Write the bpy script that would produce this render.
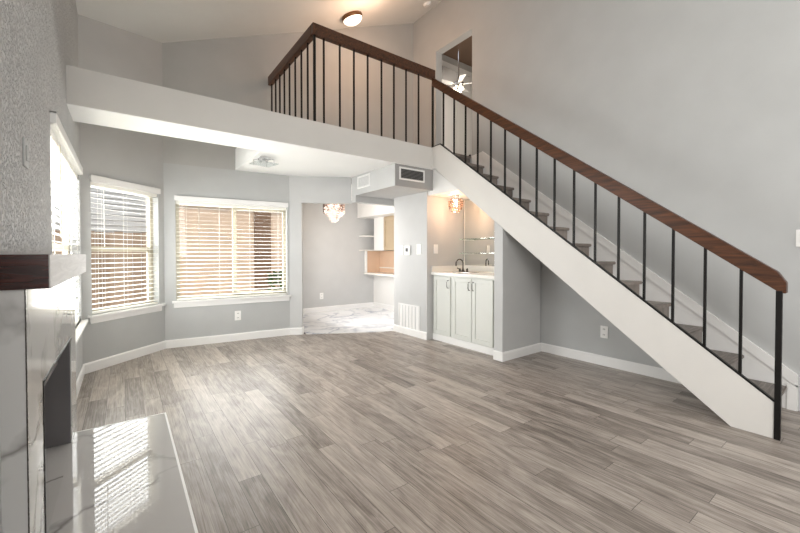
import bpy, bmesh, math, random
from mathutils import Vector, Matrix
random.seed(7)
scene = bpy.context.scene
for o in list(bpy.data.objects):
    bpy.data.objects.remove(o)
COL = scene.collection

# ------------------------------------------------------------------ camera
def make_camera():
    f, yaw, pitch, roll, cy = 370.986, 36.697, -0.879, -0.03, 259.182
    a, b, c = (math.radians(v) for v in (yaw, pitch, roll))
    F = Vector((math.sin(a)*math.cos(b), math.cos(a)*math.cos(b), math.sin(b)))
    R = Vector((math.cos(a), -math.sin(a), 0)); U = R.cross(F)
    R2 = R*math.cos(c)+U*math.sin(c); U2 = -R*math.sin(c)+U*math.cos(c)
    cam = bpy.data.cameras.new('camera'); o = bpy.data.objects.new('camera', cam); COL.objects.link(o)
    cam.sensor_fit = 'HORIZONTAL'; cam.sensor_width = 36; cam.lens = f*36/800
    cam.shift_y = -(533/2-cy)/800; cam.clip_start = 0.02
    m = Matrix((R2, U2, -F)).transposed().to_4x4(); m.translation = Vector((0, 0, 1.3))
    o.matrix_world = m
    scene.camera = o
make_camera()

# ------------------------------------------------------------------ world, sun, daylight, added fills, exposure
world = bpy.data.worlds.new('world'); scene.world = world; world.use_nodes = True
bg = world.node_tree.nodes['Background']
bg.inputs[0].default_value = (0.86, 0.92, 1.0, 1); bg.inputs[1].default_value = 0.9
def add_light(name, kind, loc, energy, color=(1, 1, 1), target=None, size=None, size_y=None):
    l = bpy.data.lights.new(name, kind); l.energy = energy; l.color = color
    o = bpy.data.objects.new(name, l); COL.objects.link(o); o.location = loc
    if target is not None:
        o.rotation_euler = (Vector(target)-Vector(loc)).to_track_quat('-Z', 'Y').to_euler()
    if kind == 'AREA':
        l.size = size
        if size_y: l.shape = 'RECTANGLE'; l.size_y = size_y
    elif size is not None and kind in ('POINT', 'SPOT'):
        l.shadow_soft_size = size
    elif size is not None:
        l.angle = size
    return o
add_light('sun', 'SUN', (0, -6, 9), 4.0, (1, .95, .88), (-.8, -2.4, 0), .03)
add_light('fill_front', 'AREA', (3.2, -2.75, 2.4), 70, (1, .985, .965), (-.2, 3, 2.1), 3.4, 2.6)  # unseen fill added behind the camera, in front of a solid wall
add_light('fill_side', 'AREA', (-.30, -1.3, 2.5), 176, (1, .988, .972), (3, -.9, 2.6), 2.6, 2.6)  # added fill behind the camera; the left wall is closed here
add_light('daylight_window_left', 'AREA', (-.508, 4.16, 1.365), 78, (1, .995, .985), (2, 4.16, 1.365), 1.8, 1.42)
add_light('daylight_window_bay', 'AREA', (-.057, 5.711, 1.36), 20, (1, .995, .985), (.623, 4.978, 1.36), .8, 1.35)
add_light('daylight_window_wide', 'AREA', (1.352, 6.020, 1.34), 42, (1, .995, .985), (1.352-.107, 5.026, 1.34), 1.4, 1.28)
add_light('fill_dining', 'AREA', (3.0, 6.12, 1.4), 33, (1, .98, .96), (5, 6.12, 1.3), .8, 1.5)  # unseen fill added to brighten the dining area, no window there
scene.view_settings.view_transform = 'Standard'
scene.view_settings.look = 'None'
scene.view_settings.exposure = 0.33
scene.view_settings.gamma = 1.0
scene.view_settings.use_curve_mapping = False

# ------------------------------------------------------------------ materials
def srgb(r, g, b):
    def c(v):
        v /= 255.0
        return v/12.92 if v <= 0.04045 else ((v+0.055)/1.055)**2.4
    return (c(r), c(g), c(b), 1)
MATS = {}
class NT:
    def __init__(s, name):
        s.m = bpy.data.materials.new(name); s.m.use_nodes = True
        s.t = s.m.node_tree; s.b = s.t.nodes['Principled BSDF']; s.out = s.t.nodes['Material Output']
    def n(s, typ, **kw):
        nd = s.t.nodes.new(typ)
        for k, v in kw.items():
            if k.startswith('i_'):
                nd.inputs[k[2:].replace('_', ' ')].default_value = v
            else: setattr(nd, k, v)
        return nd
    def l(s, a, b): s.t.links.new(a, b)
    def obj(s): return s.n('ShaderNodeTexCoord').outputs['Object']
    def bump(s, h, strength, dist=.01):
        bp = s.n('ShaderNodeBump'); bp.inputs['Strength'].default_value = strength; bp.inputs['Distance'].default_value = dist
        s.l(h, bp.inputs['Height']); s.l(bp.outputs[0], s.b.inputs['Normal'])
    def ramp(s, fac, stops):
        r = s.n('ShaderNodeValToRGB'); e = r.color_ramp.elements
        while len(e) < len(stops): e.new(.5)
        for k, (p, c) in enumerate(stops): e[k].position = p; e[k].color = c
        s.l(fac, r.inputs[0]); return r.outputs[0]
    def math(s, op, a, b=None):
        m = s.n('ShaderNodeMath', operation=op)
        for k, v in enumerate((a, b)):
            if v is None: continue
            if isinstance(v, (int, float)): m.inputs[k].default_value = v
            else: s.l(v, m.inputs[k])
        return m.outputs[0]
    def mix(s, fac, a, b, mode='MIX'):
        m = s.n('ShaderNodeMix', data_type='RGBA', blend_type=mode)
        for k, v in ((0, fac), (6, a), (7, b)):
            if isinstance(v, (int, float, tuple)): m.inputs[k].default_value = v
            else: s.l(v, m.inputs[k])
        return m.outputs[2]

def paint(name, col, rough=.6, bscale=120, bstr=.08, var=.03, spec=.5, bdist=.01):
    t = NT(name); c = t.obj()
    nz = t.n('ShaderNodeTexNoise', i_Scale=3.0, i_Detail=4.0); t.l(c, nz.inputs['Vector'])
    lo = tuple(v*(1-var) for v in col[:3])+(1,); hi = tuple(min(1, v*(1+var)) for v in col[:3])+(1,)
    t.l(t.ramp(nz.outputs['Fac'], [(.3, lo), (.7, hi)]), t.b.inputs['Base Color'])
    t.b.inputs['Roughness'].default_value = rough
    t.b.inputs['Specular IOR Level'].default_value = spec
    if bstr > 0:
        n2 = t.n('ShaderNodeTexNoise', i_Scale=float(bscale), i_Detail=3.0); t.l(c, n2.inputs['Vector'])
        t.bump(n2.outputs['Fac'], bstr, bdist)
    MATS[name] = t.m; return t.m

def metal(name, col, rough=.35, metallic=1.0):
    t = NT(name); c = t.obj()
    nz = t.n('ShaderNodeTexNoise', i_Scale=60.0, i_Detail=3.0); t.l(c, nz.inputs['Vector'])
    t.b.inputs['Base Color'].default_value = col; t.b.inputs['Metallic'].default_value = metallic
    t.l(t.ramp(nz.outputs['Fac'], [(.3, (rough*.8,)*3+(1,)), (.7, (rough*1.2,)*3+(1,))]), t.b.inputs['Roughness'])
    MATS[name] = t.m; return t.m

def glass(name, tint=(.93, .96, .95, 1), refl=.12, rough=.02):
    t = NT(name)
    tr = t.n('ShaderNodeBsdfTransparent'); tr.inputs[0].default_value = tint
    gl = t.n('ShaderNodeBsdfGlossy'); gl.inputs[1].default_value = rough
    mx = t.n('ShaderNodeMixShader'); mx.inputs[0].default_value = refl
    t.l(tr.outputs[0], mx.inputs[1]); t.l(gl.outputs[0], mx.inputs[2]); t.l(mx.outputs[0], t.out.inputs[0])
    MATS[name] = t.m; return t.m

def emit(name, col, strength):
    t = NT(name)
    t.b.inputs['Base Color'].default_value = (.9, .9, .9, 1)
    t.b.inputs['Emission Color'].default_value = col; t.b.inputs['Emission Strength'].default_value = strength
    MATS[name] = t.m; return t.m

def plank_wood(name, tones, width=.128, length=1.12, along='Y', rough=.38):
    t = NT(name); c = t.obj()
    sep = t.n('ShaderNodeSeparateXYZ'); t.l(c, sep.inputs[0])
    X, Y, Z = sep.outputs
    u, v = (Y, X) if along == 'Y' else (X, Y)
    wn = t.n('ShaderNodeTexWhiteNoise', noise_dimensions='1D'); t.l(t.math('FLOOR', t.math('DIVIDE', v, width)), wn.inputs['W'])
    us = t.math('ADD', u, t.math('MULTIPLY', wn.outputs['Value'], length*3.0))
    cmb = t.n('ShaderNodeCombineXYZ'); t.l(us, cmb.inputs[0]); t.l(v, cmb.inputs[1])
    br = t.n('ShaderNodeTexBrick'); t.l(cmb.outputs[0], br.inputs['Vector'])
    br.offset = 0; br.squash = 1
    br.inputs['Color1'].default_value = (0, 0, 0, 1); br.inputs['Color2'].default_value = (1, 1, 1, 1)
    br.inputs['Mortar'].default_value = (.5, .5, .5, 1)
    br.inputs['Scale'].default_value = 1.0; br.inputs['Mortar Size'].default_value = .0014
    br.inputs['Mortar Smooth'].default_value = .1; br.inputs['Bias'].default_value = 0
    br.inputs['Brick Width'].default_value = length; br.inputs['Row Height'].default_value = width
    # grain stretched along the plank, shifted per plank
    cg = t.n('ShaderNodeCombineXYZ')
    t.l(t.math('MULTIPLY', u, 2.0), cg.inputs[0]); t.l(t.math('MULTIPLY', v, 62.0), cg.inputs[1])
    bw = t.n('ShaderNodeRGBToBW'); t.l(br.outputs['Color'], bw.inputs[0])
    t.l(t.math('MULTIPLY', bw.outputs[0], 37.0), cg.inputs[2])
    g1 = t.n('ShaderNodeTexNoise', i_Scale=1.6, i_Detail=9.0, i_Roughness=.66, i_Distortion=.9); t.l(cg.outputs[0], g1.inputs['Vector'])
    cg2 = t.n('ShaderNodeCombineXYZ')
    t.l(t.math('MULTIPLY', u, 2.2), cg2.inputs[0]); t.l(t.math('MULTIPLY', v, 7.0), cg2.inputs[1]); t.l(t.math('MULTIPLY', bw.outputs[0], 51.0), cg2.inputs[2])
    g2 = t.n('ShaderNodeTexNoise', i_Scale=1.1, i_Detail=5.0, i_Distortion=1.6); t.l(cg2.outputs[0], g2.inputs['Vector'])
    fac = t.math('ADD', t.math('MULTIPLY', bw.outputs[0], .20), t.math('ADD', t.math('MULTIPLY', g1.outputs['Fac'], .75), t.math('MULTIPLY', g2.outputs['Fac'], .45)))
    col = t.ramp(t.math('SUBTRACT', fac, .17), [(.24, tones[0]), (.43, tones[1]), (.56, tones[2]), (.74, tones[3])])
    col = t.mix(br.outputs['Fac'], col, tuple(k*.75 for k in tones[0][:3])+(1,))
    t.l(col, t.b.inputs['Base Color'])
    t.l(t.ramp(g1.outputs['Fac'], [(.3, (rough+.08,)*3+(1,)), (.7, (rough-.05,)*3+(1,))]), t.b.inputs['Roughness'])
    t.bump(t.math('SUBTRACT', g1.outputs['Fac'], t.math('MULTIPLY', br.outputs['Fac'], 2.0)), .12, .004)
    MATS[name] = t.m; return t.m

def stained(name, a, b, axis=1, rough=.3):
    t = NT(name); c = t.obj()
    mp = t.n('ShaderNodeMapping'); sc = [22, 22, 22]; sc[axis] = 1.6; mp.inputs['Scale'].default_value = sc
    t.l(c, mp.inputs[0])
    nz = t.n('ShaderNodeTexNoise', i_Scale=1.5, i_Detail=8.0, i_Roughness=.65, i_Distortion=1.1); t.l(mp.outputs[0], nz.inputs['Vector'])
    t.l(t.ramp(nz.outputs['Fac'], [(.34, a), (.66, b)]), t.b.inputs['Base Color'])
    t.b.inputs['Roughness'].default_value = rough
    t.bump(nz.outputs['Fac'], .15, .004)
    MATS[name] = t.m; return t.m

def marble(name, base, vein, tile=(.61, .61), offs=(0, 0), plane='XY', rough=.06, grout=(.55, .55, .55, 1), vscale=1.5, vw=.045, gw=.003):
    t = NT(name); c = t.obj()
    ds = t.n('ShaderNodeTexNoise', i_Scale=1.6, i_Detail=5.0); t.l(c, ds.inputs['Vector'])
    va = t.n('ShaderNodeVectorMath', operation='SCALE'); va.inputs['Scale'].default_value = 1.3; t.l(ds.outputs['Color'], va.inputs[0])
    ad = t.n('ShaderNodeVectorMath', operation='ADD'); t.l(c, ad.inputs[0]); t.l(va.outputs[0], ad.inputs[1])
    vo = t.n('ShaderNodeTexNoise', i_Scale=vscale, i_Detail=2.0, i_Roughness=.45); t.l(ad.outputs[0], vo.inputs['Vector'])
    d = t.math('ABSOLUTE', t.math('SUBTRACT', vo.outputs['Fac'], .5))
    v1 = t.ramp(d, [(0, (1, 1, 1, 1)), (vw, (0, 0, 0, 1))])
    cl = t.n('ShaderNodeTexNoise', i_Scale=1.1, i_Detail=3.0); t.l(c, cl.inputs['Vector'])
    strength = t.ramp(cl.outputs['Fac'], [(.38, (.18,)*3+(1,)), (.60, (1,)*3+(1,))])
    vf = t.math('MULTIPLY', v1, strength)
    soft = t.ramp(cl.outputs['Fac'], [(.35, base), (.75, tuple(k*.86 for k in base[:3])+(1,))])
    col = t.mix(vf, soft, vein)
    sep = t.n('ShaderNodeSeparateXYZ'); t.l(c, sep.inputs[0])
    ix = {'X': 0, 'Y': 1, 'Z': 2}
    g = None
    for k in (0, 1):
        if tile[k] is None: continue
        a = t.math('ADD', sep.outputs[ix[plane[k]]], 50*tile[k]-offs[k])
        m = t.math('MODULO', a, tile[k]); lt = t.math('LESS_THAN', m, gw)
        g = lt if g is None else t.math('MAXIMUM', g, lt)
    if g is not None: col = t.mix(g, col, grout)
    t.l(col, t.b.inputs['Base Color'])
    t.b.inputs['Roughness'].default_value = rough
    MATS[name] = t.m; return t.m

WALL = srgb(184, 185, 184)
paint('wall_paint', WALL, .62, 90, .10)
paint('wall_paint_light', srgb(193, 193, 192), .6, 90, .10)  # brighter copy of the wall paint, daylight put into its tone
paint('wall_texture', srgb(208, 208, 207), .75, 42, 0, .05, .3)
_m = MATS['wall_texture']; _t = _m.node_tree; _c = _t.nodes.new('ShaderNodeTexCoord'); _n = _t.nodes.new('ShaderNodeTexNoise')
_n.inputs['Scale'].default_value = 46; _n.inputs['Detail'].default_value = 4; _n.inputs['Roughness'].default_value = .6
_r = _t.nodes.new('ShaderNodeValToRGB'); _r.color_ramp.elements[0].position = .44; _r.color_ramp.elements[1].position = .58
_b = _t.nodes.new('ShaderNodeBump'); _b.inputs['Strength'].default_value = 1; _b.inputs['Distance'].default_value = .012
_t.links.new(_c.outputs['Object'], _n.inputs['Vector']); _t.links.new(_n.outputs['Fac'], _r.inputs[0]); _t.links.new(_r.outputs[0], _b.inputs['Height']); _t.links.new(_b.outputs[0], _t.nodes['Principled BSDF'].inputs['Normal'])
paint('white_paint', srgb(232, 231, 228), .45, 90, .05, .015)
paint('soffit_white', srgb(247, 247, 246), .7, 90, .05, .01)
paint('beam_paint', srgb(216, 213, 208), .6, 70, .10, .02)
paint('ceiling_paint', srgb(226, 226, 223), .8, 140, .12, .015)
paint('trim_white', srgb(238, 237, 235), .35, 60, 0, .01)
paint('loft_wall_paint', srgb(178, 177, 174), .62, 90, .10)
paint('cabinet_paint', srgb(217, 218, 212), .4, 60, 0, .012)
paint('blind_white', srgb(238, 236, 228), .4, 40, 0, .01)
paint('frame_almond', srgb(182, 174, 156), .45, 40, 0, .02)
paint('plastic_white', srgb(240, 239, 236), .3, 40, 0, .01)
paint('socket_dark', srgb(60, 58, 56), .5, 40, 0, .01)
paint('counter_white', srgb(236, 233, 227), .15, 40, 0, .02)
paint('tan_panel', srgb(214, 184, 158), .4, 60, 0, .05)
paint('tan_wood', srgb(176, 158, 132), .45, 60, 0, .06)
paint('firebox_grey', srgb(112, 109, 110), .35, 60, 0, .05)
paint('unlit_ceiling', srgb(120, 98, 82), .8, 60, 0, .05)  # bedroom ceiling's lack of light put into a dark brown
paint('exterior_stucco', srgb(212, 186, 163), .85, 30, .2, .08)
paint('exterior_siding', srgb(196, 197, 198), .8, 30, .1, .05)
paint('exterior_ground', srgb(176, 160, 140), .9, 10, .2, .12)
paint('exterior_brown', srgb(128, 100, 80), .8, 10, 0, .08)
paint('exterior_dark', srgb(70, 54, 44), .8, 10, 0, .1)
paint('leaf_green', srgb(96, 120, 62), .7, 20, .2, .2)
paint('wall_paint_shaded', srgb(160, 159, 157), .62, 90, .1)  # darker copy of the wall paint, shade on the duct front put in
paint('louvre_grey', srgb(140, 140, 140), .5, 20, 0, .02)
paint('grille_back', srgb(204, 204, 203), .6, 20, 0, .02)
paint('screen_grey', srgb(70, 72, 74), .6, 20, 0, .05)
metal('black_metal', srgb(32, 30, 29), .45, .6)
metal('chrome', (.85, .85, .86, 1), .12)
metal('dark_nickel', srgb(96, 92, 88), .28)
metal('bronze', srgb(116, 84, 58), .35, .8)
glass('pane_glass', (.97, .98, .98, 1), .02)
glass('shelf_glass', (.80, .90, .85, 1), .25)
t = NT('crystal'); a_ = t.n('ShaderNodeBsdfTranslucent'); a_.inputs[0].default_value = (.42, .32, .27, 1)
b_ = t.n('ShaderNodeBsdfTransparent'); b_.inputs[0].default_value = (.93, .86, .82, 1); c_ = t.n('ShaderNodeBsdfGlossy'); c_.inputs[1].default_value = .08; c_.inputs[0].default_value = (.6, .54, .5, 1)
m1 = t.n('ShaderNodeMixShader'); m1.inputs[0].default_value = .86; t.l(a_.outputs[0], m1.inputs[1]); t.l(b_.outputs[0], m1.inputs[2])
m2 = t.n('ShaderNodeMixShader'); m2.inputs[0].default_value = .25; t.l(m1.outputs[0], m2.inputs[1]); t.l(c_.outputs[0], m2.inputs[2]); t.l(m2.outputs[0], t.out.inputs[0]); MATS['crystal'] = t.m
glass('clear_glass', (.93, .95, .95, 1), .25, .05)
emit('warm_bulb', (1, .70, .46, 1), 3.5)
emit('soft_globe', (1, .84, .66, 1), 1.6)
emit('fan_bulb', (1, .80, .55, 1), 4)
t = NT('mirror'); t.b.inputs['Base Color'].default_value = (.86, .88, .86, 1); t.b.inputs['Metallic'].default_value = 1; t.b.inputs['Roughness'].default_value = .02; MATS['mirror'] = t.m
TONES = [srgb(82, 74, 69), srgb(129, 120, 112), srgb(160, 150, 142), srgb(189, 180, 171)]
plank_wood('floor_planks', TONES)
plank_wood('tread_wood', [srgb(74, 67, 63), srgb(106, 97, 91), srgb(128, 118, 110), srgb(150, 140, 132)], .4, 3.0, 'X')
plank_wood('fence_boards', [srgb(104, 86, 70), srgb(140, 118, 98), srgb(160, 138, 118), srgb(180, 158, 136)], .14, 6.0, 'X', .8)
stained('rail_wood', srgb(46, 26, 15), srgb(100, 60, 35), 1, .38)
stained('mantel_end', srgb(26, 8, 6), srgb(64, 26, 18), 0, .25)
stained('mantel_glare', srgb(168, 164, 160), srgb(190, 187, 183), 1, .6)  # pale window glare on the dark wood put into the face colour
marble('marble_surround', srgb(204, 203, 201), srgb(112, 107, 104), (None, .62), (0, .05), 'XZ', .07)
marble('marble_hearth', srgb(202, 200, 198), srgb(106, 100, 97), (None, .60), (0, .08), 'XY', .02)
marble('marble_floor', srgb(246, 246, 248), srgb(176, 182, 196), (.6, .6), (.1, .2), 'XY', .15, srgb(214, 214, 216), 1.6, .05)

# ------------------------------------------------------------------ mesh helpers (world coordinates in, one mesh per build)
class MB:
    def __init__(s): s.bm = bmesh.new()
    def poly(s, pts):
        return s.bm.faces.new([s.bm.verts.new(p) for p in pts])
    def hexa(s, p):   # 8 points: bottom ring 0-3, top ring 4-7
        v = [s.bm.verts.new(q) for q in p]
        for f in ((3, 2, 1, 0), (4, 5, 6, 7), (0, 1, 5, 4), (1, 2, 6, 5), (2, 3, 7, 6), (3, 0, 4, 7)):
            s.bm.faces.new([v[i] for i in f])
        return s
    def box(s, x0, x1, y0, y1, z0, z1):
        return s.hexa([(x0, y0, z0), (x1, y0, z0), (x1, y1, z0), (x0, y1, z0), (x0, y0, z1), (x1, y0, z1), (x1, y1, z1), (x0, y1, z1)])
    def obox(s, fr, s0, s1, d0, d1, z0, z1):   # in a wall frame
        return s.hexa([fr(a, d, z) for z in (z0, z1) for a, d in ((s0, d0), (s1, d0), (s1, d1), (s0, d1))])
    def prism(s, pts, axis, a, b):   # 2-D outline extruded along an axis
        def P(q, v):
            if axis == 'x': return (v, q[0], q[1])
            if axis == 'y': return (q[0], v, q[1])
            return (q[0], q[1], v)
        va = [s.bm.verts.new(P(q, a)) for q in pts]; vb = [s.bm.verts.new(P(q, b)) for q in pts]
        n = len(pts)
        s.bm.faces.new(va[::-1]); s.bm.faces.new(vb)
        for i in range(n): s.bm.faces.new([va[i], va[(i+1) % n], vb[(i+1) % n], vb[i]])
        return s
    def tube(s, pts, r, n=10, cap=True):
        pts = [Vector(p) for p in pts]; rings = []
        for i, p in enumerate(pts):
            d = (pts[min(i+1, len(pts)-1)]-pts[max(i-1, 0)]).normalized()
            up = Vector((0, 0, 1)) if abs(d.z) < .9 else Vector((1, 0, 0))
            a = d.cross(up).normalized(); b = d.cross(a)
            rr = r[i] if isinstance(r, (list, tuple)) else r
            rings.append([s.bm.verts.new(p+a*rr*math.cos(2*math.pi*k/n)+b*rr*math.sin(2*math.pi*k/n)) for k in range(n)])
        for i in range(len(rings)-1):
            for k in range(n): s.bm.faces.new([rings[i][k], rings[i][(k+1) % n], rings[i+1][(k+1) % n], rings[i+1][k]])
        if cap: s.bm.faces.new(rings[0][::-1]); s.bm.faces.new(rings[-1])
        return s
    def lathe(s, c, prof, n=28, axis=None):   # prof of (r, h) about an axis through c
        q = Matrix.Identity(3) if axis is None else Vector(axis).to_track_quat('Z', 'Y').to_matrix()
        c = Vector(c); rings = []
        for r, h in prof:
            rings.append([s.bm.verts.new(c+q @ Vector((max(r, 1e-4)*math.cos(2*math.pi*k/n), max(r, 1e-4)*math.sin(2*math.pi*k/n), h))) for k in range(n)])
        for i in range(len(rings)-1):
            for k in range(n): s.bm.faces.new([rings[i][k], rings[i][(k+1) % n], rings[i+1][(k+1) % n], rings[i+1][k]])
        s.bm.faces.new(rings[0][::-1]); s.bm.faces.new(rings[-1])
        return s
    def octa(s, c, w, h):
        c = Vector(c); t = s.bm.verts.new(c+Vector((0, 0, h))); b = s.bm.verts.new(c-Vector((0, 0, h)))
        m = [s.bm.verts.new(c+Vector((w*math.cos(k*math.pi/2), w*math.sin(k*math.pi/2), 0))) for k in range(4)]
        for k in range(4):
            s.bm.faces.new([m[k], m[(k+1) % 4], t]); s.bm.faces.new([m[(k+1) % 4], m[k], b])
        return s
    def build(s, name, mat, parent=None, bevel=0, smooth=False, seg=2):
        bmesh.ops.recalc_face_normals(s.bm, faces=s.bm.faces)
        if bevel:
            bmesh.ops.bevel(s.bm, geom=[e for e in s.bm.edges], offset=bevel, segments=seg, affect='EDGES', clamp_overlap=True)
        off = Vector((0, 0, 0))
        q = parent
        while q is not None:
            off += Vector(q.location); q = q.parent
        if off.length: bmesh.ops.translate(s.bm, verts=s.bm.verts, vec=-off)
        me = bpy.data.meshes.new(name); s.bm.to_mesh(me); s.bm.free()
        if smooth:
            for p in me.polygons: p.use_smooth = True
        me.materials.append(MATS[mat])
        o = bpy.data.objects.new(name, me); COL.objects.link(o)
        if parent is not None: o.parent = parent
        return o
def tag(o, label, cat, group=None):
    o['label'] = label; o['category'] = cat
    if group: o['group'] = group
    return o
def thing(name, loc, label, cat, group=None):
    o = bpy.data.objects.new(name, None); COL.objects.link(o); o.location = loc; o.empty_display_size = .05
    return tag(o, label, cat, group)
def struct(o, label=None, cat=None):
    o['kind'] = 'structure'
    if label: o['label'] = label
    if cat: o['category'] = cat
    return o
def frame2(P, Q, side):   # wall frame: s along P->Q, d away from the room
    P = Vector(P); Q = Vector(Q); u = (Q-P).normalized(); n = Vector((-u.y, u.x))*side
    fr = lambda s, d, z: (P.x+u.x*s+n.x*d, P.y+u.y*s+n.y*d, z)
    return fr, (Q-P).length
def wall_mesh(fr, L, holes, z0, top, d0=0, d1=.14, s0=0):
    """a wall with rectangular holes (s0,s1,z0,z1); top is a height or 'roof'"""
    m = MB()
    ss = sorted(set([s0, L]+[h[0] for h in holes]+[h[1] for h in holes]))
    for a, b in zip(ss[:-1], ss[1:]):
        zs = [z0]; hs = sorted([h for h in holes if h[0] <= a+1e-6 and h[1] >= b-1e-6], key=lambda h: h[2])
        spans = []; cur = z0
        for h in hs:
            if h[2] > cur+1e-6: spans.append((cur, h[2]))
            cur = h[3]
        spans.append((cur, None))
        for (za, zb) in spans:
            ring = [(a, d0), (b, d0), (b, d1), (a, d1)]
            lo = [fr(s, d, za) for s, d in ring]
            if zb is not None: hi = [fr(s, d, zb) for s, d in ring]
            elif top == 'roof': hi = [fr(s, d, roof(fr(s, d, 0)[0])+.05) for s, d in ring]
            else: hi = [fr(s, d, top) for s, d in ring]
            m.hexa(lo+hi)
    return m
def roof(x): return 3.978+.38*x

# ------------------------------------------------------------------ key dimensions
XL, XB, XK = -.363, 3.645, 4.456
C1, C2 = (XL, 5.228), (.446, 5.978)
CE = (XK, 5.55)                                   # back wall runs C2 -> CE
def yback(x): return C2[1]+(CE[1]-C2[1])*(x-C2[0])/(CE[0]-C2[0])
C3 = (2.125, yback(2.125))
YF, YBB, ZB, ZT = 4.093, 4.592, 2.535, 2.848      # beam front, back, bottom, top
XLO = 1.343                                       # loft edge
BH = .112                                         # baseboard height

# ------------------------------------------------------------------ floor, ceiling, walls
m = MB(); m.prism([(XL-.15, -3), (XK+.15, -3), (XK+.15, 5.07), (XB+.02, 5.055), (3.394, 5.109), (2.344, 5.678), (2.125, 5.95), (.446, 6.15), (XL-.15, 5.4)], 'z', -.05, 0)
struct(m.build('floor', 'floor_planks'), 'grey-brown wood plank floor running away from the hearth', 'floor')
m = MB(); m.prism([(2.345, 5.680), (3.395, 5.111), (3.645, 5.057), (5.9, 5.075), (5.9, 7.9), (2.9, 7.9)], 'z', -.05, .004)
struct(m.build('floor_dining', 'marble_floor'), 'white veined marble tile floor of the dining area', 'floor')
m = MB()
m.hexa([(x, y, roof(x)+dz) for dz in (0, .1) for x, y in ((XL-.2, -3), (XK+.14, -3), (XK+.14, 6.3), (XL-.2, 6.3))])
struct(m.build('ceiling', 'ceiling_paint'))
# left wall with its tall window
frL, LL = frame2((XL, -3), C1, 1)
W0 = (6.205, 8.115, .60, 2.13)
struct(wall_mesh(frL, LL, [W0, (5.255, 6.353, 0, .57)], 0, 'roof').build('wall_left', 'wall_texture'), 'light grey heavily textured plaster wall above the fireplace', 'wall')
fr1, L1 = frame2(C1, C2, 1)
W1 = (.108, 1.010, .625, 2.10)
struct(wall_mesh(fr1, L1, [W1], 0, 'roof').build('wall_bay', 'wall_paint'))
frB, LB = frame2(C2, CE, 1)
S3 = (Vector(C3)-Vector(C2)).length
W2 = (.135, 1.650, .645, 2.035)
struct(wall_mesh(frB, S3, [W2], 0, ZB).build('wall_back', 'wall_paint'))
m = wall_mesh(frB, LB, [], ZB, 'roof')
struct(m.build('wall_back_upper', 'loft_wall_paint'))
# angled wall with the dining opening
A1, A2 = C3, (2.979, 5.318)
frA, LA = frame2(A1, A2, 1)
m = wall_mesh(frA, LA, [(.19, LA, 0, 2.115)], 0, ZB, 0, .12)
struct(m.build('wall_angled', 'wall_paint_light'))
m = MB(); m.box(2.979, XB+.2, 5.182, 5.30, 2.122, ZB)
struct(m.build('beam_header', 'wall_paint_light'))
# bar wall block with thermostat, and the block that ends the niche
m = MB(); m.box(XB, XK-.015, 4.213, 5.057, 0, ZB); struct(m.build('wall_bar', 'wall_paint_light'), 'light grey wall with thermostat and floor grille beside the wet bar', 'wall')
def zs(y): return (y-.735)*.765     # lower edge of the stair stringer
m = MB(); m.prism([(2.83, 0), (2.955, 0), (2.955, zs(2.955)+.005), (2.83, zs(2.83)+.005)], 'x', XB, XK-.02)
struct(m.build('wall_partition', 'wall_paint_light'))
m = MB(); m.prism([(3.58, 2.165), (4.213, 2.165), (4.213, 2.53), (4.06, 2.53)], 'x', XB+.02, XK-.02)
struct(m.build('ceiling_bar', 'white_paint'))
# right wall with the upstairs doorway
frR, LR = frame2((XK, -3), (XK, 5.7), -1)
m = wall_mesh(frR, LR, [(7.066, 7.913, ZT, 4.86)], 0, 'roof', 0, .14)
struct(m.build('wall_right', 'wall_paint'), 'tall light grey wall rising beside the stairs', 'wall')
# front wall behind the camera, solid, without an opening
frF, LF = frame2((XK+.1, -3), (XL-.1, -3), 1)
struct(wall_mesh(frF, LF, [], 0, 'roof', 0, .14).build('wall_front', 'wall_paint'))
# beam, loft slab and duct box
m = MB(); m.box(XL, XB+.04, YF, YBB, ZB, ZT); struct(m.build('beam', 'beam_paint'), 'thick cream painted beam spanning the room below the loft railing', 'beam')
m = MB(); m.box(XL, XB+.03, YF+.002, YBB-.002, ZB-.005, ZB-.0005); struct(m.build('trim_beam', 'soffit_white'), 'thin white sheet under the thick beam', 'trim')  # thin sheet, whiter than the beam above it
m = MB(); m.prism([(XLO, YBB), (XB+.04, YBB), (XB+.04, YF+.02), (XK, YF+.02), (XK, CE[1]+.0), (XLO, yback(XLO)+.0)], 'z', ZB, ZT)
struct(m.build('loft_slab', 'soffit_white'), 'white underside of the loft floor behind the beam', 'ceiling')
m = MB(); m.box(2.979, 3.835, 4.112, 5.182, 2.227, ZB); struct(m.build('ceiling_duct_box', 'wall_paint_light'), 'grey boxed duct hanging below the loft with two vents', 'soffit')
m = MB(); m.box(2.982, 3.834, 4.106, 4.1115, 2.229, ZB-.006); struct(m.build('trim_duct_shade', 'wall_paint_shaded'), 'front of the duct box with its shade painted in grey', 'trim')  # thin panel carrying the shade of the box front in its colour
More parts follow.
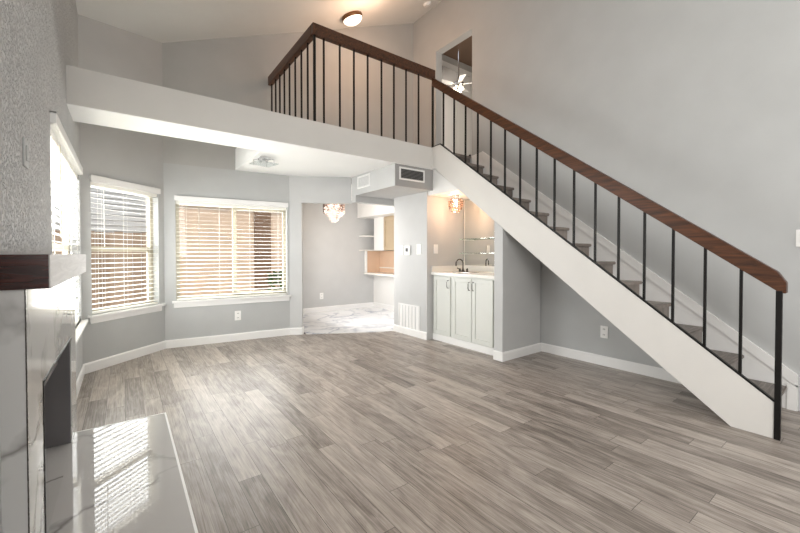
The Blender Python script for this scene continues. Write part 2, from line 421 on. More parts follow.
# dining room shell
m = MB(); m.prism([(2.125, 5.95), (XLO, 6.2), (XLO, 6.1), (2.0, 5.9)], 'z', ZB-.0, ZB+.02)
m.bm.clear(); m.prism([(2.2, 5.9), (3.0, 5.42), (3.0, 5.30), (5.9, 5.30), (5.9, 7.9), (2.2, 7.9)], 'z', ZB, ZB+.1)
struct(m.build('ceiling_dining', 'white_paint'))
m = MB(); m.box(2.9, 6.0, 7.66, 7.80, 0, ZB); struct(m.build('wall_dining_back', 'wall_paint_light'))
m = MB(); m.prism([(2.26, 5.86), (2.14, 5.92), (2.95, 7.9), (3.05, 7.9)], 'z', 0, ZB); struct(m.build('wall_dining_left', 'wall_paint'))
m = MB(); m.box(4.9, 5.02, 5.3, 7.66, 0, .80); struct(m.build('wall_dining_right', 'white_paint'))
m = MB(); m.box(5.9, 6.0, 5.0, 7.7, 0, ZB); m.box(XK-.02, 6.0, 5.0, 5.07, 0, ZB); struct(m.build('wall_kitchen', 'loft_wall_paint'))
m = MB(); m.box(4.45, 5.5, 5.9, 7.66, 2.14, ZB); struct(m.build('ceiling_kitchen_soffit', 'white_paint'))

# baseboards
def baseboard(name, P, Q, side, t=.016, h=BH, gaps=()):
    fr, L = frame2(P, Q, side)
    m = MB(); cuts = [0]+[g for p in gaps for g in p]+[L]
    for a, b in zip(cuts[::2], cuts[1::2]):
        m.hexa([fr(s, d, z) for z, dd in ((0, -t), (h-.014, -t)) for s, d in ((a, dd), (b, dd), (b, 0), (a, 0))])
        m.hexa([fr(s, d, z) for z, dd in ((h-.014, -t), (h, -t*.45)) for s, d in ((a, dd), (b, dd), (b, 0), (a, 0))])
    return struct(m.build(name, 'trim_white'))
baseboard('baseboard_left', (XL, 3.80), C1, 1)
baseboard('baseboard_bay', C1, C2, 1)
baseboard('baseboard_back', C2, C3, 1)
baseboard('baseboard_angled', C3, frA(.19, 0, 0)[:2], 1)
baseboard('baseboard_dining_back', (3.05, 7.66), (4.9, 7.66), 1)
baseboard('baseboard_dining_right', (4.9, 7.66), (4.9, 5.3), 1)
baseboard('baseboard_bar', (XB, 5.057), (XB, 4.213), 1)
baseboard('baseboard_partition', (XB, 2.955), (XB, 2.83), 1)
baseboard('baseboard_alcove', (XB-.016, 2.83), (XK-.016, 2.83), 1)
baseboard('baseboard_right', (XK, 2.83), (XK, .82), 1)
m = MB(); m.hexa([frA(s, d, z) for z in (0, BH) for s, d in ((.19, .0), (.206, .0), (.206, .12), (.19, .12))]); struct(m.build('trim_jamb', 'trim_white'))

# ------------------------------------------------------------------ windows
def window(n, fr, W, style, sill0=None):
    s0, s1, z0, z1 = W
    e = bpy.data.objects.new('window_%d' % n, None); COL.objects.link(e); e.location = fr((s0+s1)/2, .1, z0); struct(e)
    w = .045
    m = MB()
    for a, b, c, d in ((s0, s0+w, z0, z1), (s1-w, s1, z0, z1), (s0+w, s1-w, z0, z0+w), (s0+w, s1-w, z1-w, z1)): m.obox(fr, a, b, .085, .135, c, d)
    m.build('window_frame', 'frame_almond', e)
    m = MB(); zm = (z0+z1)/2-.01; sm = (s0+s1)/2
    if style == 'hung':
        m.obox(fr, s0+w, s1-w, .080, .125, zm-.03, zm+.03)
        for a, b in ((s0+w, s0+w+.03), (s1-w-.03, s1-w)): m.obox(fr, a, b, .09, .115, z0+w, zm)
    else:
        m.obox(fr, sm-.028, sm+.028, .080, .125, z0+w, z1-w)
        for c, d in ((z0+w, z0+w+.03), (z1-w-.03, z1-w)): m.obox(fr, sm, s1-w, .09, .115, c, d)
    m.build('sash', 'frame_almond', e)
    m = MB(); m.obox(fr, s0+w-.005, s1-w+.005, .106, .110, z0+w-.005, z1-w+.005); m.build('pane', 'pane_glass', e)
    m = MB()
    a0 = s0-.05 if sill0 is None else sill0
    m.obox(fr, a0, s1+.05, -.055, .08, z0-.028, z0); m.build('window_sill', 'trim_white', e, .004)
    m = MB(); m.obox(fr, a0+.02, s1+.03, -.02, 0, z0-.095, z0-.028); m.build('apron', 'trim_white', e, .004)
    return e
window(1, frL, W0, 'hung', 6.67); window(2, fr1, W1, 'hung'); window(3, frB, W2, 'slide')

def blind(fr, W, label, sp=.0565, tilt=5, wand_s=None, depth=.042, ext=.012):
    s0, s1, z0, z1 = W
    e = thing('window_blind', fr((s0+s1)/2, .03, z0), label, 'blind', 'white slatted window blinds')
    m = MB(); m.obox(fr, s0-ext, s1+ext, -.030, -.016, z1-.003, z1+.066)
    m.obox(fr, s0-ext, s0-ext+.012, -.017, 0, z1-.003, z1+.066); m.obox(fr, s1+ext-.012, s1+ext, -.017, 0, z1-.003, z1+.066)
    m.obox(fr, s0-ext, s1+ext, -.030, .0, z1+.060, z1+.066); m.obox(fr, s0+.002, s1-.002, -.016, .02, z1-.008, z1-.003)
    m.build('valance', 'trim_white', e)
    m = MB(); m.obox(fr, s0+.006, s1-.006, .012, .058, z1-.045, z1-.002); m.build('headrail', 'blind_white', e)
    m = MB(); zz = z0+.055; a = math.radians(tilt); dc = .036; hw = .0245
    while zz < z1-.06:
        dx, dz = hw*math.cos(a), hw*math.sin(a)
        m.hexa([fr(s, dc+q*dx, zz+q*dz+o) for o in (-.0013, .0013) for s, q in ((s0+.008, -1), (s1-.008, -1), (s1-.008, 1), (s0+.008, 1))])
        zz += sp
    m.build('slats', 'blind_white', e)
    m = MB(); m.obox(fr, s0+.006, s1-.006, .012, .06, z0+.004, z0+.026); m.build('bottom_rail', 'blind_white', e)
    m = MB(); k = 3 if s1-s0 > 1.2 else 2
    for i in range(k+1):
        sc = s0+.13+(s1-s0-.26)*i/k
        for d in (.0105, .0615): m.tube([fr(sc, d, z0+.02), fr(sc, d, z1-.04)], .0013, 5)
    m.build('ladder_cords', 'blind_white', e)
    if wand_s is not None:
        m = MB(); m.tube([fr(wand_s, -.008, z1-.06), fr(wand_s, -.012, z1-.72)], .005, 8)
        m.build('wand', 'plastic_white' if wand_s > .2 and s1-s0 < 1.2 else 'frame_almond', e)
    return e
blind(frL, W0, 'tall white slatted blind on the left wall just past the mantel', wand_s=W0[0]+.35)
blind(fr1, W1, 'narrow white slatted blind on the angled bay wall', wand_s=.25)
blind(frB, W2, 'wide white slatted blind over the horizontal sliding window', wand_s=.42)

# ------------------------------------------------------------------ exterior
m = MB(); m.box(-14, 16, 5.0, 22, -.3, -.12); struct(m.build('ground_outside', 'exterior_ground'))
def ext_house():
    e = thing('neighbour_house', (2.5, 9.6, -.12), 'tan stucco house seen through the wide sliding window', 'house')
    m = MB(); m.box(.62, 5.5, 9.6, 12, -.12, 3.4); m.build('wall', 'exterior_stucco', e)
    m = MB(); m.hexa([(.45, 9.2, 3.3), (5.9, 9.2, 3.3), (5.9, 12.2, 3.3), (.45, 12.2, 3.3), (.45, 9.2, 3.42), (5.9, 9.2, 3.42), (5.9, 12.2, 4.6), (.45, 12.2, 4.6)]); m.build('roof', 'exterior_dark', e)
    m = MB(); m.box(2.62, 3.02, 9.56, 9.62, -.1, 2.7); m.build('door_panel', 'exterior_brown', e)
ext_house()
def far_house():
    e = thing('neighbour_house', (-3.5, 13.5, -.12), 'grey sided house behind the brown board fence', 'house')
    m = MB(); m.box(-10, 2.4, 13.5, 16, -.12, 4.2)
    for k in range(26): m.box(-10, 2.4, 13.485, 13.5, .1+.155*k, .11+.155*k)
    m.build('wall', 'exterior_siding', e)
    m = MB(); m.hexa([(-10.3, 13.1, 4.1), (2.6, 13.1, 4.1), (2.6, 16, 4.1), (-10.3, 16, 4.1), (-10.3, 13.1, 4.22), (2.6, 13.1, 4.22), (2.6, 16, 5.6), (-10.3, 16, 5.6)]); m.build('roof', 'exterior_dark', e)
far_house()
m = MB()
for k in range(34):
    x = -4.2+k*.145
    m.box(x, x+.138, 9.15+.006*(k % 2), 9.175+.006*(k % 2), -.12, 1.72+.012*math.sin(k*2.3))
m.box(-4.2, .72, 9.18, 9.22, .3, .39); m.box(-4.2, .72, 9.18, 9.22, 1.3, 1.39)
tag(m.build('board_fence', 'fence_boards'), 'brown board fence outside the narrow bay window', 'fence')
def bush(x, y, h, r, label):
    e = thing('shrub', (x, y, -.12), label, 'shrub')
    m = MB()
    for k in range(140):
        a = random.uniform(0, 6.28); q = random.random(); rr = r*math.sqrt(random.random())*(1-.4*q); z = -.05+h*q
        c = Vector((x+rr*math.cos(a), y+rr*math.sin(a), z)); d = Vector((random.uniform(-1, 1), random.uniform(-1, 1), random.uniform(-.2, 1))).normalized()
        n = d.cross(Vector((random.random(), random.random(), .3))).normalized()*.035
        m.poly([c-d*.09, c+n, c+d*.09, c-n])
    m.build('foliage', 'leaf_green', e)
    m = MB(); m.tube([(x, y, -.12), (x+.02, y, h*.7)], [.025, .01], 7); m.build('stem', 'exterior_dark', e)
bush(2.62, 7.9, .95, .26, 'green shrub outside the right end of the wide window')

# ------------------------------------------------------------------ fireplace
FX = -.2924; FY0, FY1 = 1.93, 3.66; ZM = 1.168
e = thing('fireplace', (FX, 2.9, 0), 'white veined marble fireplace surround with dark grey firebox on the left wall', 'fireplace')
y0, y1, zb0, zb1 = 2.263, 3.345, .014, .735
m = MB(); m.box(XL, FX, FY0, y0, 0, ZM); m.box(XL, FX, y1, FY1, 0, ZM); m.box(XL, FX, y0, y1, zb1, ZM); 
m.build('surround', 'marble_surround', e)
m = MB(); xd = XL-.34
m.box(XL, FX-.006, y0, y0+.004, .015, zb1); m.box(XL, FX-.006, y1-.004, y1, .015, zb1)
m.box(XL-.001, XL+.004, y0, y1, .565, zb1); m.box(XL, FX-.006, y0, y1, zb1-.004, zb1)
m.box(xd, XL, y0, y0+.004, .015, .565); m.box(xd, XL, y1-.004, y1, .015, .565); m.box(xd-.004, xd, y0, y1, .015, .565); m.box(xd, XL, y0, y1, .561, .565)
m.build('firebox', 'firebox_grey', e)
m = MB(); m.box(xd, FX+.001, y0+.004, y1-.004, .0, .014); m.build('firebox_floor', 'marble_hearth', e)
m = MB(); m.box(FX-.002, FX+.003, y0-.002, y0+.012, zb0, zb1); m.box(FX-.002, FX+.003, y0, y1, zb1-.012, zb1)
m.build('opening_trim', 'black_metal', e)
m = MB(); m.box(FX-.003, FX+.001, FY0-.001, FY0+.003, 0, ZM); m.build('corner_trim', 'dark_nickel', e)
MX = -.2233
e = thing('mantel_shelf', (MX, 2.88, ZM), 'thick wooden mantel beam with dark reddish-brown end above the marble surround', 'mantel')
m = MB(); m.box(XL, MX-.004, 1.92, 3.607, ZM, 1.297); m.build('beam_body', 'mantel_end', e)
m = MB(); m.box(MX-.004, MX, 1.92, 3.607, ZM, 1.297); q = m.build('front_face', 'mantel_glare', e); q['label'] = 'front face with pale glare painted in'
e = thing('hearth', (0, 2.5, 0), 'glossy white marble hearth slab set low on the floor', 'hearth')
m = MB(); m.box(FX+.001, .252, .6, 3.515, 0, .014); m.build('slab', 'marble_hearth', e)
m = MB(); m.box(.252, .264, .6, 3.527, 0, .015); m.box(FX+.001, .252, 3.515, 3.527, 0, .015); m.build('edge_trim', 'trim_white', e)

# ------------------------------------------------------------------ staircase
RISE, RUN = .2036, .2707
def tip(n): return .537+RUN*n, .188+RISE*n+.004
e = thing('staircase', (XB, .6, 0), 'straight staircase with grey-brown treads and wide white stringer on the right', 'staircase')
def zt_(y): return .242+(y-.491)*.7605
m = MB(); m.prism([(.505, 0), (.735, 0), (4.06, zs(4.06)), (YF, ZB+.002), (YF, ZT+.006), (3.935, ZT+.012), (.505, zt_(.505))], 'x', XB, XB+.075)
m.build('stringer', 'beam_paint', e)
for n in range(13):
    y, z = tip(n)
    m = MB(); m.box(XB+.075, XK-.022, y, y+RUN+.03, z-.034, z); m.build('tread', 'tread_wood', e, .007)
for n in range(14):
    y, z = tip(n)
    m = MB(); m.box(XB+.075, XK-.022, y+.032, y+.048, z-RISE, z-.034); m.build('riser', 'tread_wood', e)
y, z = tip(13)
m = MB(); m.box(XB+.06, XK-.022, y, 4.11, z-.034, z-.002); m.build('landing_nosing', 'tread_wood', e, .006)
m = MB(); m.prism([(.80, .05), (4.06, zs(4.06)+.02), (4.06, zs(4.06)+.06), (.80, .09)], 'x', XB+.075, XK-.02); m.build('soffit', 'white_paint', e)
def zk(y): return .29+(y-.469)*.767
m = MB(); m.prism([(.478, 0), (.70, 0), (4.05, 2.60), (4.06, ZT), (3.83, zk(3.83)), (.478, zk(.478))], 'x', XK-.016, XK-.001); m.build('skirt_board', 'trim_white', e)
m = MB(); m.prism([(.478, zk(.478)-.10), (3.83, zk(3.83)-.10), (3.83, zk(3.83)), (.478, zk(.478))], 'x', XK-.030, XK-.016)
m.box(XK-.03, XK-.016, .478, .54, 0, zk(.5)-.1); m.build('skirt_moulding', 'trim_white', e)
# railing of the stairs
e = thing('stair_railing', (XB+.035, .5, 0), 'sloping dark wood handrail with black metal balusters along the staircase', 'railing')
def zr(y): return 1.016+.7500*(y-.46)
RH = .126
m = MB(); m.prism([(.485, zr(.485)-.01), (4.118, zr(4.118)), (4.118, zr(4.118)+RH), (.50, zr(.50)+RH), (.455, zr(.455)+.085), (.455, zr(.455)+.01)], 'x', XB+.002, XB+.07)
m.build('handrail', 'rail_wood', e, .004)
m = MB(); m.prism([(.50, zt_(.50)+.001), (3.935, ZT+.013), (YF+.02, ZT+.007), (YF+.02, ZT+.021), (3.93, ZT+.027), (.50, zt_(.50)+.016)], 'x', XB+.004, XB+.034); m.build('bottom_rail', 'black_metal', e)
m = MB(); m.box(XB-.012, XB+.020, .472, .504, 0, zr(.49)); m.build('newel_post', 'black_metal', e)
for k in range(16):
    y = .690+.2127*k
    m = MB(); m.box(XB+.010, XB+.028, y-.009, y+.009, min(zt_(y), ZT+.01)+.008, zr(y)+.004); m.build('baluster', 'black_metal', e)
m = MB(); m.box(XB+.006, XB+.03, YF+.004, YF+.028, ZT, zr(4.1)+.05); m.build('top_post', 'black_metal', e)
# railing of the loft
YR, XR = 4.15, 1.832
e = thing('loft_railing', (XR, YR, ZT), 'level dark wood handrail with black metal balusters around the loft edge', 'railing')
zr0, zr1 = 3.878, 4.008
m = MB(); m.box(XR-.033, XB+.08, YR-.033, YR+.033, zr0, zr1); m.build('handrail', 'rail_wood', e, .004)
m = MB(); m.box(XR-.033, XR+.033, YR+.034, 5.80, zr0, zr1); m.build('handrail', 'rail_wood', e, .004)
for x in (1.952, 2.166, 2.365, 2.570, 2.786, 2.99, 3.20, 3.427):
    m = MB(); m.box(x-.009, x+.009, YR-.009, YR+.009, ZT, zr0+.004); m.build('baluster', 'black_metal', e)
for y in (5.72, 5.54, 5.36, 5.17, 4.97, 4.76, 4.55, 4.35):
    m = MB(); m.box(XR-.009, XR+.009, y-.009, y+.009, ZT, zr0+.004); m.build('baluster', 'black_metal', e)
m = MB(); m.box(XR-.013, XR+.013, YR-.013, YR+.013, ZT, zr0+.004); m.build('corner_post', 'black_metal', e)

# ------------------------------------------------------------------ wet bar
CX = 3.77
def door_leaf(m, y0, y1, z0, z1, x=CX):
    w = .055
    for a, b, c, d in ((y0, y0+w, z0, z1), (y1-w, y1, z0, z1), (y0+w, y1-w, z0, z0+w), (y0+w, y1-w, z1-w, z1)): m.box(x-.02, x, a, b, c, d)
    m.box(x-.010, x, y0+w, y1-w, z0+w, z1-w)
def pull(parent, y, zc):
    m = MB(); x = CX-.02
    m.tube([(x, y, zc-.055), (x-.026, y, zc-.052), (x-.032, y, zc-.03), (x-.032, y, zc+.03), (x-.026, y, zc+.052), (x, y, zc+.055)], .0055, 8)
    m.build('handle', 'dark_nickel', parent, smooth=True)
def cabinet(y0, y1, doors, label):
    e = thing('base_cabinet', (CX+.3, (y0+y1)/2, 0), label, 'cabinet', 'painted cabinets of the wet bar')
    m = MB(); m.box(CX, 4.40, y0, y1, .0, .978); m.build('body', 'cabinet_paint', e)
    m = MB(); m.box(CX-.014, CX, y0, y1, 0, .092); m.build('toe_board', 'trim_white', e)
    for a, b, hy in doors:
        m = MB(); door_leaf(m, a, b, .105, .955); d = m.build('door', 'cabinet_paint', e, .002, seg=1)
        pull(d, hy, .855)
    return e
cabinet(3.816, 4.211, [(3.835, 4.185, 3.865)], 'pale grey-green single door cabinet at the left of the wet bar')
cabinet(2.957, 3.814, [(3.425, 3.79, 3.455), (3.062, 3.415, 3.385)], 'pale grey-green double door cabinet at the right of the wet bar')
e = thing('bar_countertop', (4.1, 3.6, .98), 'white countertop with backsplash and sink on the wet bar', 'countertop')
m = MB(); m.box(3.725, 4.02, 2.957, 4.212, .979, 1.018); m.box(4.02, 4.30, 2.957, 3.70, .979, 1.018); m.box(4.02, 4.30, 4.1, 4.212, .979, 1.018); m.box(4.30, 4.435, 2.957, 4.212, .979, 1.018)
m.build('top', 'counter_white', e)
m = MB(); m.box(4.02, 4.30, 3.70, 4.10, .9785, .984); m.box(4.02, 4.03, 3.70, 4.1, .984, 1.02); m.box(4.29, 4.30, 3.70, 4.1, .984, 1.02); m.build('sink', 'chrome', e)
m = MB(); m.box(3.735, 4.40, 4.196, 4.212, 1.018, 1.11); m.box(4.405, 4.435, 2.957, 4.212, 1.018, 1.11); m.build('backsplash', 'counter_white', e)
e = thing('bar_faucet', (4.16, 3.97, 1.018), 'dark gooseneck faucet beside the sink on the wet bar', 'faucet')
m = MB(); m.lathe((4.16, 3.97, 1.018), [(.03, 0), (.03, .012), (.018, .03), (.012, .05)], 16); m.build('base', 'dark_nickel', e, smooth=True)
pts = [(4.16, 3.97, 1.05), (4.16, 3.97, 1.15)]+[(4.16-.055+.055*math.cos(a), 3.97+.02*(1-math.cos(a)), 1.15+.06*math.sin(a)) for a in [i*math.pi/8 for i in range(1, 9)]]+[(4.05, 4.01, 1.11)]
m = MB(); m.tube(pts, .010, 10); m.build('spout', 'dark_nickel', e, smooth=True)
for s in (-1, 1):
    m = MB(); m.lathe((4.17, 3.97+s*.075, 1.018), [(.02, 0), (.016, .03), (.016, .05)], 12); m.tube([(4.17, 3.97+s*.075, 1.06), (4.14, 3.97+s*.11, 1.075)], .007, 8); m.build('tap_handle', 'dark_nickel', e, smooth=True)
m = MB(); m.prism([(2.96, 1.112), (4.20, 1.112), (4.20, 2.155), (3.60, 2.155), (2.96, 1.70)], 'x', 4.424, 4.434); q = tag(m.build('bar_mirror', 'mirror'), 'wall mirror behind the glass shelves of the wet bar', 'mirror')
m = MB(); m.box(4.422, 4.424, 4.185, 4.2, 1.112, 2.155); m.build('edge_strip', 'counter_white', q)
for z, lb in ((1.30, 'lower glass shelf in front of the bar mirror'), (1.52, 'upper glass shelf in front of the bar mirror')):
    e = thing('glass_shelf', (4.36, 3.6, z), lb, 'shelf', 'glass shelves of the wet bar')
    m = MB(); m.box(4.24, 4.423, 2.97, 4.13, z, z+.009); m.build('pane', 'shelf_glass', e)
    for y in (4.10, 3.35):
        m = MB(); m.box(4.30, 4.424, y-.006, y+.006, z-.012, z); m.build('bracket', 'trim_white', e)

def crystal_lamp(name, c, ztop, r, h, label, tiers, bulbs, power, drum=True, group=None):
    e = thing(name, (c[0], c[1], ztop), label, 'lamp' if name != 'chandelier' else 'chandelier')
    x, y = c
    m = MB(); m.lathe((x, y, ztop-.025), [(.055, 0), (.06, .012), (.06, .025)], 20); m.build('canopy', 'chrome', e, smooth=False)
    zt = ztop-.06 if name != 'chandelier' else ztop-.26
    m = MB(); m.tube([(x, y, ztop-.02), (x, y, zt-.05)], .008, 8); m.build('stem', 'chrome', e)
    m = MB(); n = 28
    for k in range(n):
        a0, a1 = 2*math.pi*k/n, 2*math.pi*(k+1)/n
        m.hexa([(x+rr*math.cos(a), y+rr*math.sin(a), z) for z in (zt-.006, zt+.006) for rr, a in ((r, a0), (r, a1), (r-.008, a1), (r-.008, a0))])
    for a in (0, math.pi/2): m.box(x-r*abs(math.cos(a))-.003, x+r*abs(math.cos(a))+.003, y-r*abs(math.sin(a))-.003, y+r*abs(math.sin(a))+.003, zt-.004, zt+.004)
    m.build('ring', 'chrome', e)
    m = MB()
    for (rf, za, zb, nn) in tiers:
        for k in range(nn):
            a = 2*math.pi*(k+.5*random.random())/nn; rr = r*rf
            z = zt-za*h
            while z > zt-zb*h:
                m.octa((x+rr*math.cos(a), y+rr*math.sin(a), z), .0155, .0165); z -= .030
    m.build('crystals', 'crystal', e)['kind'] = 'stuff'
    for k in range(bulbs):
        a = 2*math.pi*k/bulbs+.6; q = .45*r if bulbs > 1 else 0
        m = MB(); m.lathe((x+q*math.cos(a), y+q*math.sin(a), zt-.10), [(.006, 0), (.02, .018), (.022, .035), (.012, .06), (.008, .075)], 12); m.build('bulb', 'warm_bulb', e, smooth=True)
    add_light(name+'_light', 'POINT', (x, y, zt-.5*h), power, (1, .64, .40), size=.04) if name != 'chandelier' else add_light(name+'_light', 'POINT', (x, y, zt-h-.16), power, (1, .80, .62), size=.05)
    return e
crystal_lamp('bar_lamp', (3.93, 3.90), 2.165, .105, .2, 'lit crystal ball lamp on the niche ceiling above the wet bar', [(.72, .02, .25, 16), (.98, .22, .62, 22), (.82, .58, .82, 18), (.5, .78, 1.0, 10)], 1, 12)
crystal_lamp('chandelier', (3.26, 6.5), ZB, .20, .36, 'crystal chandelier hanging in the dining area', [(1, .03, .56, 40), (.80, .05, .66, 32), (.60, .3, .78, 24), (.42, .4, .90, 16), (.2, .5, 1.05, 8)], 4, 9)

# ------------------------------------------------------------------ other lamps
n = Vector((-.38, 0, 1)).normalized(); c = Vector((2.965, 5.27, roof(2.965)))
e = thing('ceiling_lamp', c, 'lit round frosted lamp with bronze rim on the sloped ceiling', 'lamp')
m = MB(); m.lathe(c, [(.11, -.001), (.168, -.004), (.173, -.03), (.164, -.055), (.11, -.057)][::-1], 36, n); m.build('rim', 'bronze', e)
m = MB(); m.lathe(c, [(.001, -.13), (.07, -.124), (.12, -.10), (.152, -.066), (.158, -.05), (.05, -.04)], 36, n); m.build('globe', 'soft_globe', e, smooth=True)
add_light('ceiling_lamp_light', 'POINT', c+Vector((.1, -.5, -.5)), 19, (1, .62, .40), size=.12)
c = Vector((4.20, 4.86, roof(4.20)))
e = thing('smoke_detector', c, 'small white smoke detector on the sloped ceiling', 'smoke detector')
m = MB(); m.lathe(c, [(.03, -.04), (.06, -.036), (.068, -.02), (.07, 0)], 28, n); m.build('housing', 'plastic_white', e)
m = MB(); m.lathe(c, [(.012, -.043), (.014, -.039)], 12, n); m.build('sensor_cap', 'trim_white', e)
x, y = 1.462, 4.895
e = thing('flush_light', (x, y, ZB), 'square clear glass ceiling light with chrome mount under the loft', 'lamp')
m = MB(); m.box(x-.07, x+.07, y-.07, y+.07, ZB-.022, ZB); m.build('mount', 'chrome', e, .004)
m = MB()
a = math.radians(12); rot = lambda px, py: (x+px*math.cos(a)-py*math.sin(a), y+px*math.sin(a)+py*math.cos(a))
q = [rot(px, py) for px, py in ((-.135, -.135), (.135, -.135), (.135, .135), (-.135, .135))]
m.hexa([(p[0], p[1], z) for z in (ZB-.083, ZB-.075) for p in q]); m.build('glass_plate', 'clear_glass', e)
for dx, dy in ((-.09, -.09), (.09, -.09), (.09, .09), (-.09, .09)):
    p = rot(dx, dy); m = MB(); m.tube([(p[0], p[1], ZB-.09), (p[0], p[1], ZB-.02)], .007, 8); m.tube([(p[0], p[1], ZB-.024), (x, y, ZB-.018)], .006, 6); m.build('arm', 'chrome', e)
for dx in (-.04, .04):
    p = rot(dx, 0); m = MB(); m.lathe((p[0], p[1], ZB-.07), [(.008, 0), (.02, .012), (.02, .03), (.012, .048)], 12); m.build('bulb', 'plastic_white', e, smooth=True)

# ------------------------------------------------------------------ vents, switches, outlets
def grille(P, u, n, w, h, label, nl, back, vertical=False, name='air_vent', fw=.022):
    P, u, n = Vector(P), Vector(u), Vector(n)
    fr = lambda s, d, z: tuple(P+u*s+n*d+Vector((0, 0, z)))
    e = thing(name, P, label, 'vent')
    m = MB()
    for a, b, c, d in ((-w/2, -w/2+fw, -h/2, h/2), (w/2-fw, w/2, -h/2, h/2), (-w/2+fw, w/2-fw, -h/2, -h/2+fw), (-w/2+fw, w/2-fw, h/2-fw, h/2)): m.obox(fr, a, b, 0, .012, c, d)
    m.build('frame', 'trim_white', e)
    m = MB(); m.obox(fr, -w/2+fw, w/2-fw, .0005, .002, -h/2+fw, h/2-fw); m.build('backing', back, e)
    m = MB()
    if vertical:
        for k in range(nl):
            s = -w/2+fw+(w-2*fw)*(k+.5)/nl; t_ = (w-2*fw)/nl*.36
            m.obox(fr, s-t_, s+t_, .003, .008, -h/2+fw, h/2-fw)
    else:
        for k in range(nl):
            z = -h/2+fw+(h-2*fw)*(k+.5)/nl; t_ = (h-2*fw)/nl*.5
            m.hexa([fr(s, d, z+o) for o in (0, .0025) for s, d in ((-w/2+fw, .002), (w/2-fw, .002), (w/2-fw, .002), (-w/2+fw, .002))][:0] or
                   [fr(s, .003, z+t_*.6) for s in (-w/2+fw, w/2-fw)]+[fr(s, .004, z+t_*.6) for s in (w/2-fw, -w/2+fw)]+[fr(s, .010, z-t_*.25) for s in (-w/2+fw, w/2-fw)]+[fr(s, .0115, z-t_*.25) for s in (w/2-fw, -w/2+fw)])
    m.build('louvres', 'trim_white' if back != 'socket_dark' else 'louvre_grey', e)
grille((3.272, 4.106, 2.407), (1, 0, 0), (0, -1, 0), .45, .175, 'white framed air vent with dark louvres facing the living room', 7, 'socket_dark')
grille((2.979, 4.925, 2.412), (0, -1, 0), (-1, 0, 0), .36, .19, 'small all white air vent on the side of the duct box', 8, 'grille_back')
grille((XB, 4.648, .278), (0, -1, 0), (-1, 0, 0), .54, .42, 'large white return grille low on the wall by the wet bar', 6, 'grille_back', True, 'return_grille')
def plate(P, u, n, kind, label, w=.085, h=.14, gang=1, mat='plastic_white'):
    P, u, n = Vector(P), Vector(u), Vector(n); w = w*(1 if gang == 1 else 1.65)
    fr = lambda s, d, z: tuple(P+u*s+n*d+Vector((0, 0, z)))
    e = thing('wall_outlet' if kind == 'outlet' else 'light_switch', P, label, 'outlet' if kind == 'outlet' else 'switch', 'white wall outlets' if kind == 'outlet' else 'white light switches')
    m = MB(); m.obox(fr, -w/2, w/2, 0, .007, -h/2, h/2); m.build('cover_plate', mat, e, .002)
    if kind == 'outlet':
        for z in (-.032, .032):
            m = MB(); m.obox(fr, -.022, .022, .007, .010, z-.02, z+.02); b = m.build('socket', 'plastic_white', e)
            m = MB(); m.obox(fr, -.011, -.006, .010, .0106, z-.006, z+.009); m.obox(fr, .006, .011, .010, .0106, z-.006, z+.009); m.build('slots', 'socket_dark', b)
    else:
        for g in range(gang):
            s = 0 if gang == 1 else (-.035+.07*g)
            m = MB(); m.obox(fr, s-.017, s+.017, .007, .012, -.036, .036); m.build('rocker', 'trim_white' if mat == 'plastic_white' else mat, e, .002)
nb = Vector(frB(0, -1, 0))-Vector(frB(0, 0, 0)); ub = Vector(frB(1, 0, 0))-Vector(frB(0, 0, 0))
p = frB(.92, 0, .375); plate(p, ub, nb, 'outlet', 'white outlet on the wall below the wide sliding window')
plate((3.528, 7.66, .355), (1, 0, 0), (0, -1, 0), 'outlet', 'white outlet low on the dining area back wall')
plate((XK, 2.02, .39), (0, -1, 0), (-1, 0, 0), 'outlet', 'white outlet on the wall under the stairs')
plate((XB, 4.865, 1.357), (0, -1, 0), (-1, 0, 0), 'switch', 'white double light switch left of the thermostat', gang=2)
plate((XB, 4.40, 1.365), (0, -1, 0), (-1, 0, 0), 'switch', 'white light switch right of the thermostat', .11, .16)
plate((3.82, 4.213, 1.368), (1, 0, 0), (0, -1, 0), 'switch', 'white light switch inside the wet bar niche')
plate((XK, .462, 1.425), (0, -1, 0), (-1, 0, 0), 'switch', 'white light switch on the right wall above the stair foot')
plate((XL, 2.42, 1.765), (0, 1, 0), (1, 0, 0), 'switch', 'grey painted wall plate on the textured wall above the mantel', .09, .13, mat='wall_paint')
e = thing('thermostat', (XB, 4.68, 1.348), 'white thermostat with grey screen between two light switches', 'thermostat')
m = MB(); m.box(XB-.022, XB, 4.605, 4.752, 1.275, 1.425); m.build('body', 'plastic_white', e, .006)
m = MB(); m.box(XB-.024, XB-.022, 4.65, 4.712, 1.33, 1.385); m.build('screen', 'screen_grey', e)

# ------------------------------------------------------------------ dining / kitchen side
e = thing('breakfast_bar', (4.75, 7.0, .8), 'white framed pass-through counter between dining area and kitchen', 'counter')
m = MB(); m.box(4.62, 5.1, 5.9, 7.64, .802, .845); m.build('ledge', 'counter_white', e, .004)
m = MB(); m.box(4.63, 4.665, 7.56, 7.64, .846, 1.36); m.build('end_post', 'white_paint', e)
m = MB(); m.box(5.04, 5.08, 5.9, 7.64, .846, 1.36); m.box(4.666, 5.04, 7.60, 7.64, .846, 1.36); m.build('back_panel', 'tan_panel', e)
m = MB(); m.box(5.02, 5.04, 5.9, 7.58, .95, .97); m.build('tile_strip', 'counter_white', e)
e = thing('kitchen_cabinet', (4.9, 6.9, 1.37), 'tan wood wall cabinet with white end beyond the pass-through', 'cabinet')
m = MB(); m.box(4.76, 5.3, 7.02, 7.42, 1.37, 2.139); m.build('end_panel', 'white_paint', e)
m = MB(); m.box(4.78, 5.3, 5.95, 7.02, 1.37, 2.139); m.build('body', 'tan_wood', e)
m = MB()
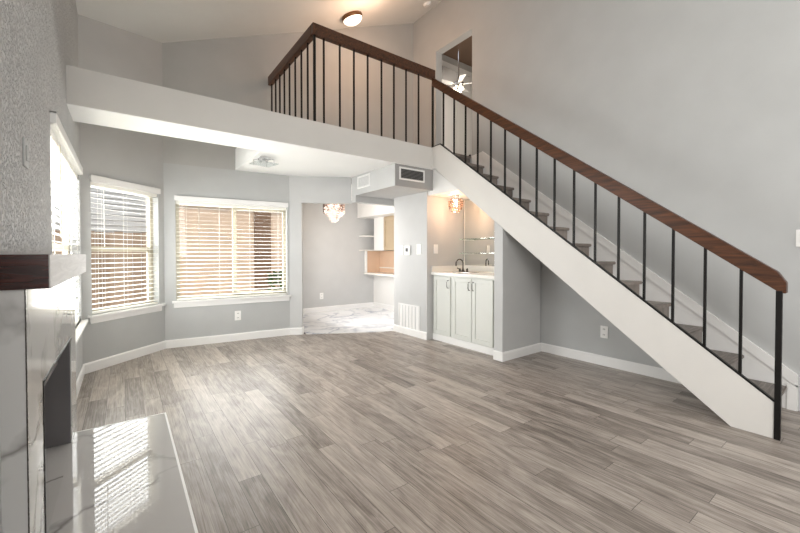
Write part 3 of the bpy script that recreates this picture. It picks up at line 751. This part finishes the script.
for a, b in ((6.5, 7.0), (5.97, 6.47)):
    w = .06
    for q in ((a, a+w, 1.39, 2.11), (b-w, b, 1.39, 2.11), (a+w, b-w, 1.39, 1.45), (a+w, b-w, 2.05, 2.11)): m.box(4.755, 4.78, *q)
    m.box(4.768, 4.78, a+w, b-w, 1.45, 2.05)
m.build('door', 'tan_wood', e)
for z, lb in ((1.365, 'lower white corner shelf beside the tan kitchen cabinet'), (1.70, 'upper white corner shelf beside the tan kitchen cabinet')):
    m = MB(); c = (4.87, 7.655)
    pts = [c]+[(c[0]-.38*math.cos(a), c[1]-.235*math.sin(a)) for a in [i*math.pi/2/10 for i in range(11)]]
    if z < 1.5: pts = [(4.87, 7.655), (4.49, 7.655), (4.55, 7.45), (4.75, 7.425), (4.87, 7.425)]
    m.prism(pts, 'z', z, z+.022); tag(m.build('corner_shelf', 'counter_white'), lb, 'shelf', 'white corner shelves by the kitchen')

# ------------------------------------------------------------------ upstairs room beyond the doorway
YU = 6.5; ZU = 6.02
m = MB(); m.box(XK+.14, 8.2, YU, YU+.1, ZT-.3, ZU+.1); struct(m.build('wall_bedroom_back', 'loft_wall_paint'))
m = MB(); m.box(8.2, 8.3, 2, YU+.1, ZT-.3, ZU+.1); m.box(XK+.14, 8.3, 2.0, 2.1, ZT-.3, ZU+.1); struct(m.build('wall_bedroom_side', 'loft_wall_paint'))
m = MB(); m.box(XK+.141, 8.3, 2.0, YU+.1, ZU, ZU+.1); struct(m.build('ceiling_bedroom', 'unlit_ceiling'))
m = MB(); m.box(XK+.141, 8.3, 2.1, YU, ZT-.1, ZT-.002); m.box(XK, XK+.141, 4.07, 4.91, ZT-.02, ZT-.002); struct(m.build('floor_bedroom', 'floor_planks'))
e = bpy.data.objects.new('door_1', None); COL.objects.link(e); e.location = (6, YU, ZT); struct(e, 'white tall closet doors seen through the upstairs doorway', 'door')
for a, b in ((6.10, 6.54), (6.56, 7.03)):
    m = MB(); m.box(a, b, YU-.03, YU, ZT, 5.72); d = m.build('door_panel', 'trim_white', e, .004)
m = MB(); m.lathe((6.98, YU-.03, 3.75), [(.012, 0), (.012, .02), (.025, .03), (.025, .05)], 14, (0, -1, 0)); m.build('knob', 'black_metal', e)
m = MB(); m.box(6.0, 6.08, YU-.02, YU, ZT, 5.86); m.box(7.05, 7.13, YU-.02, YU, ZT, 5.86); m.box(6.08, 7.05, YU-.02, YU, 5.74, 5.86); m.build('door_frame', 'white_paint', e)
fx, fy, fz = 5.62, 5.50, 4.80
def cfan(c):
    fx, fy, fz = c
    e = thing('ceiling_fan', (fx, fy, fz), 'white bladed ceiling fan with lit lamps seen through the upstairs doorway', 'fan')
    m = MB(); m.lathe((fx, fy, ZU-.05), [(.03, 0), (.07, .03), (.07, .05)], 18); m.tube([(fx, fy, fz+.06), (fx, fy, ZU-.02)], .013, 8); m.build('downrod', 'chrome', e)
    m = MB(); m.lathe((fx, fy, fz-.05), [(.05, 0), (.10, .03), (.11, .08), (.06, .12)], 22); m.build('motor', 'chrome', e, smooth=True)
    for k in range(5):
        a = math.radians(20+72*k); u = Vector((math.cos(a), math.sin(a), 0)); v = Vector((-math.sin(a), math.cos(a), .25)).normalized()
        o = Vector((fx, fy, fz+.01))
        P = lambda s, w, dz: tuple(o+u*s+v*w+Vector((0, 0, dz)))
        m = MB(); m.hexa([P(s, w, dz) for dz in (-.004, .004) for s, w in ((.14, -.04), (.42, -.065), (.42, .065), (.14, .04))]); m.tube([P(.08, 0, 0), P(.18, 0, 0)], .01, 6)
        m.build('blade', 'trim_white', e)
    for k in range(3):
        a = math.radians(30+120*k); p = (fx+.08*math.cos(a), fy+.08*math.sin(a), fz-.13)
        m = MB(); m.lathe(p, [(.03, 0), (.045, .02), (.035, .06), (.015, .08)], 14); m.build('lamp_shade', 'fan_bulb', e, smooth=True)
    add_light('fan_light', 'POINT', (fx+.1, fy-.8, fz-.35), 45, (1, .9, .78), size=.06)
cfan((fx, fy, fz))
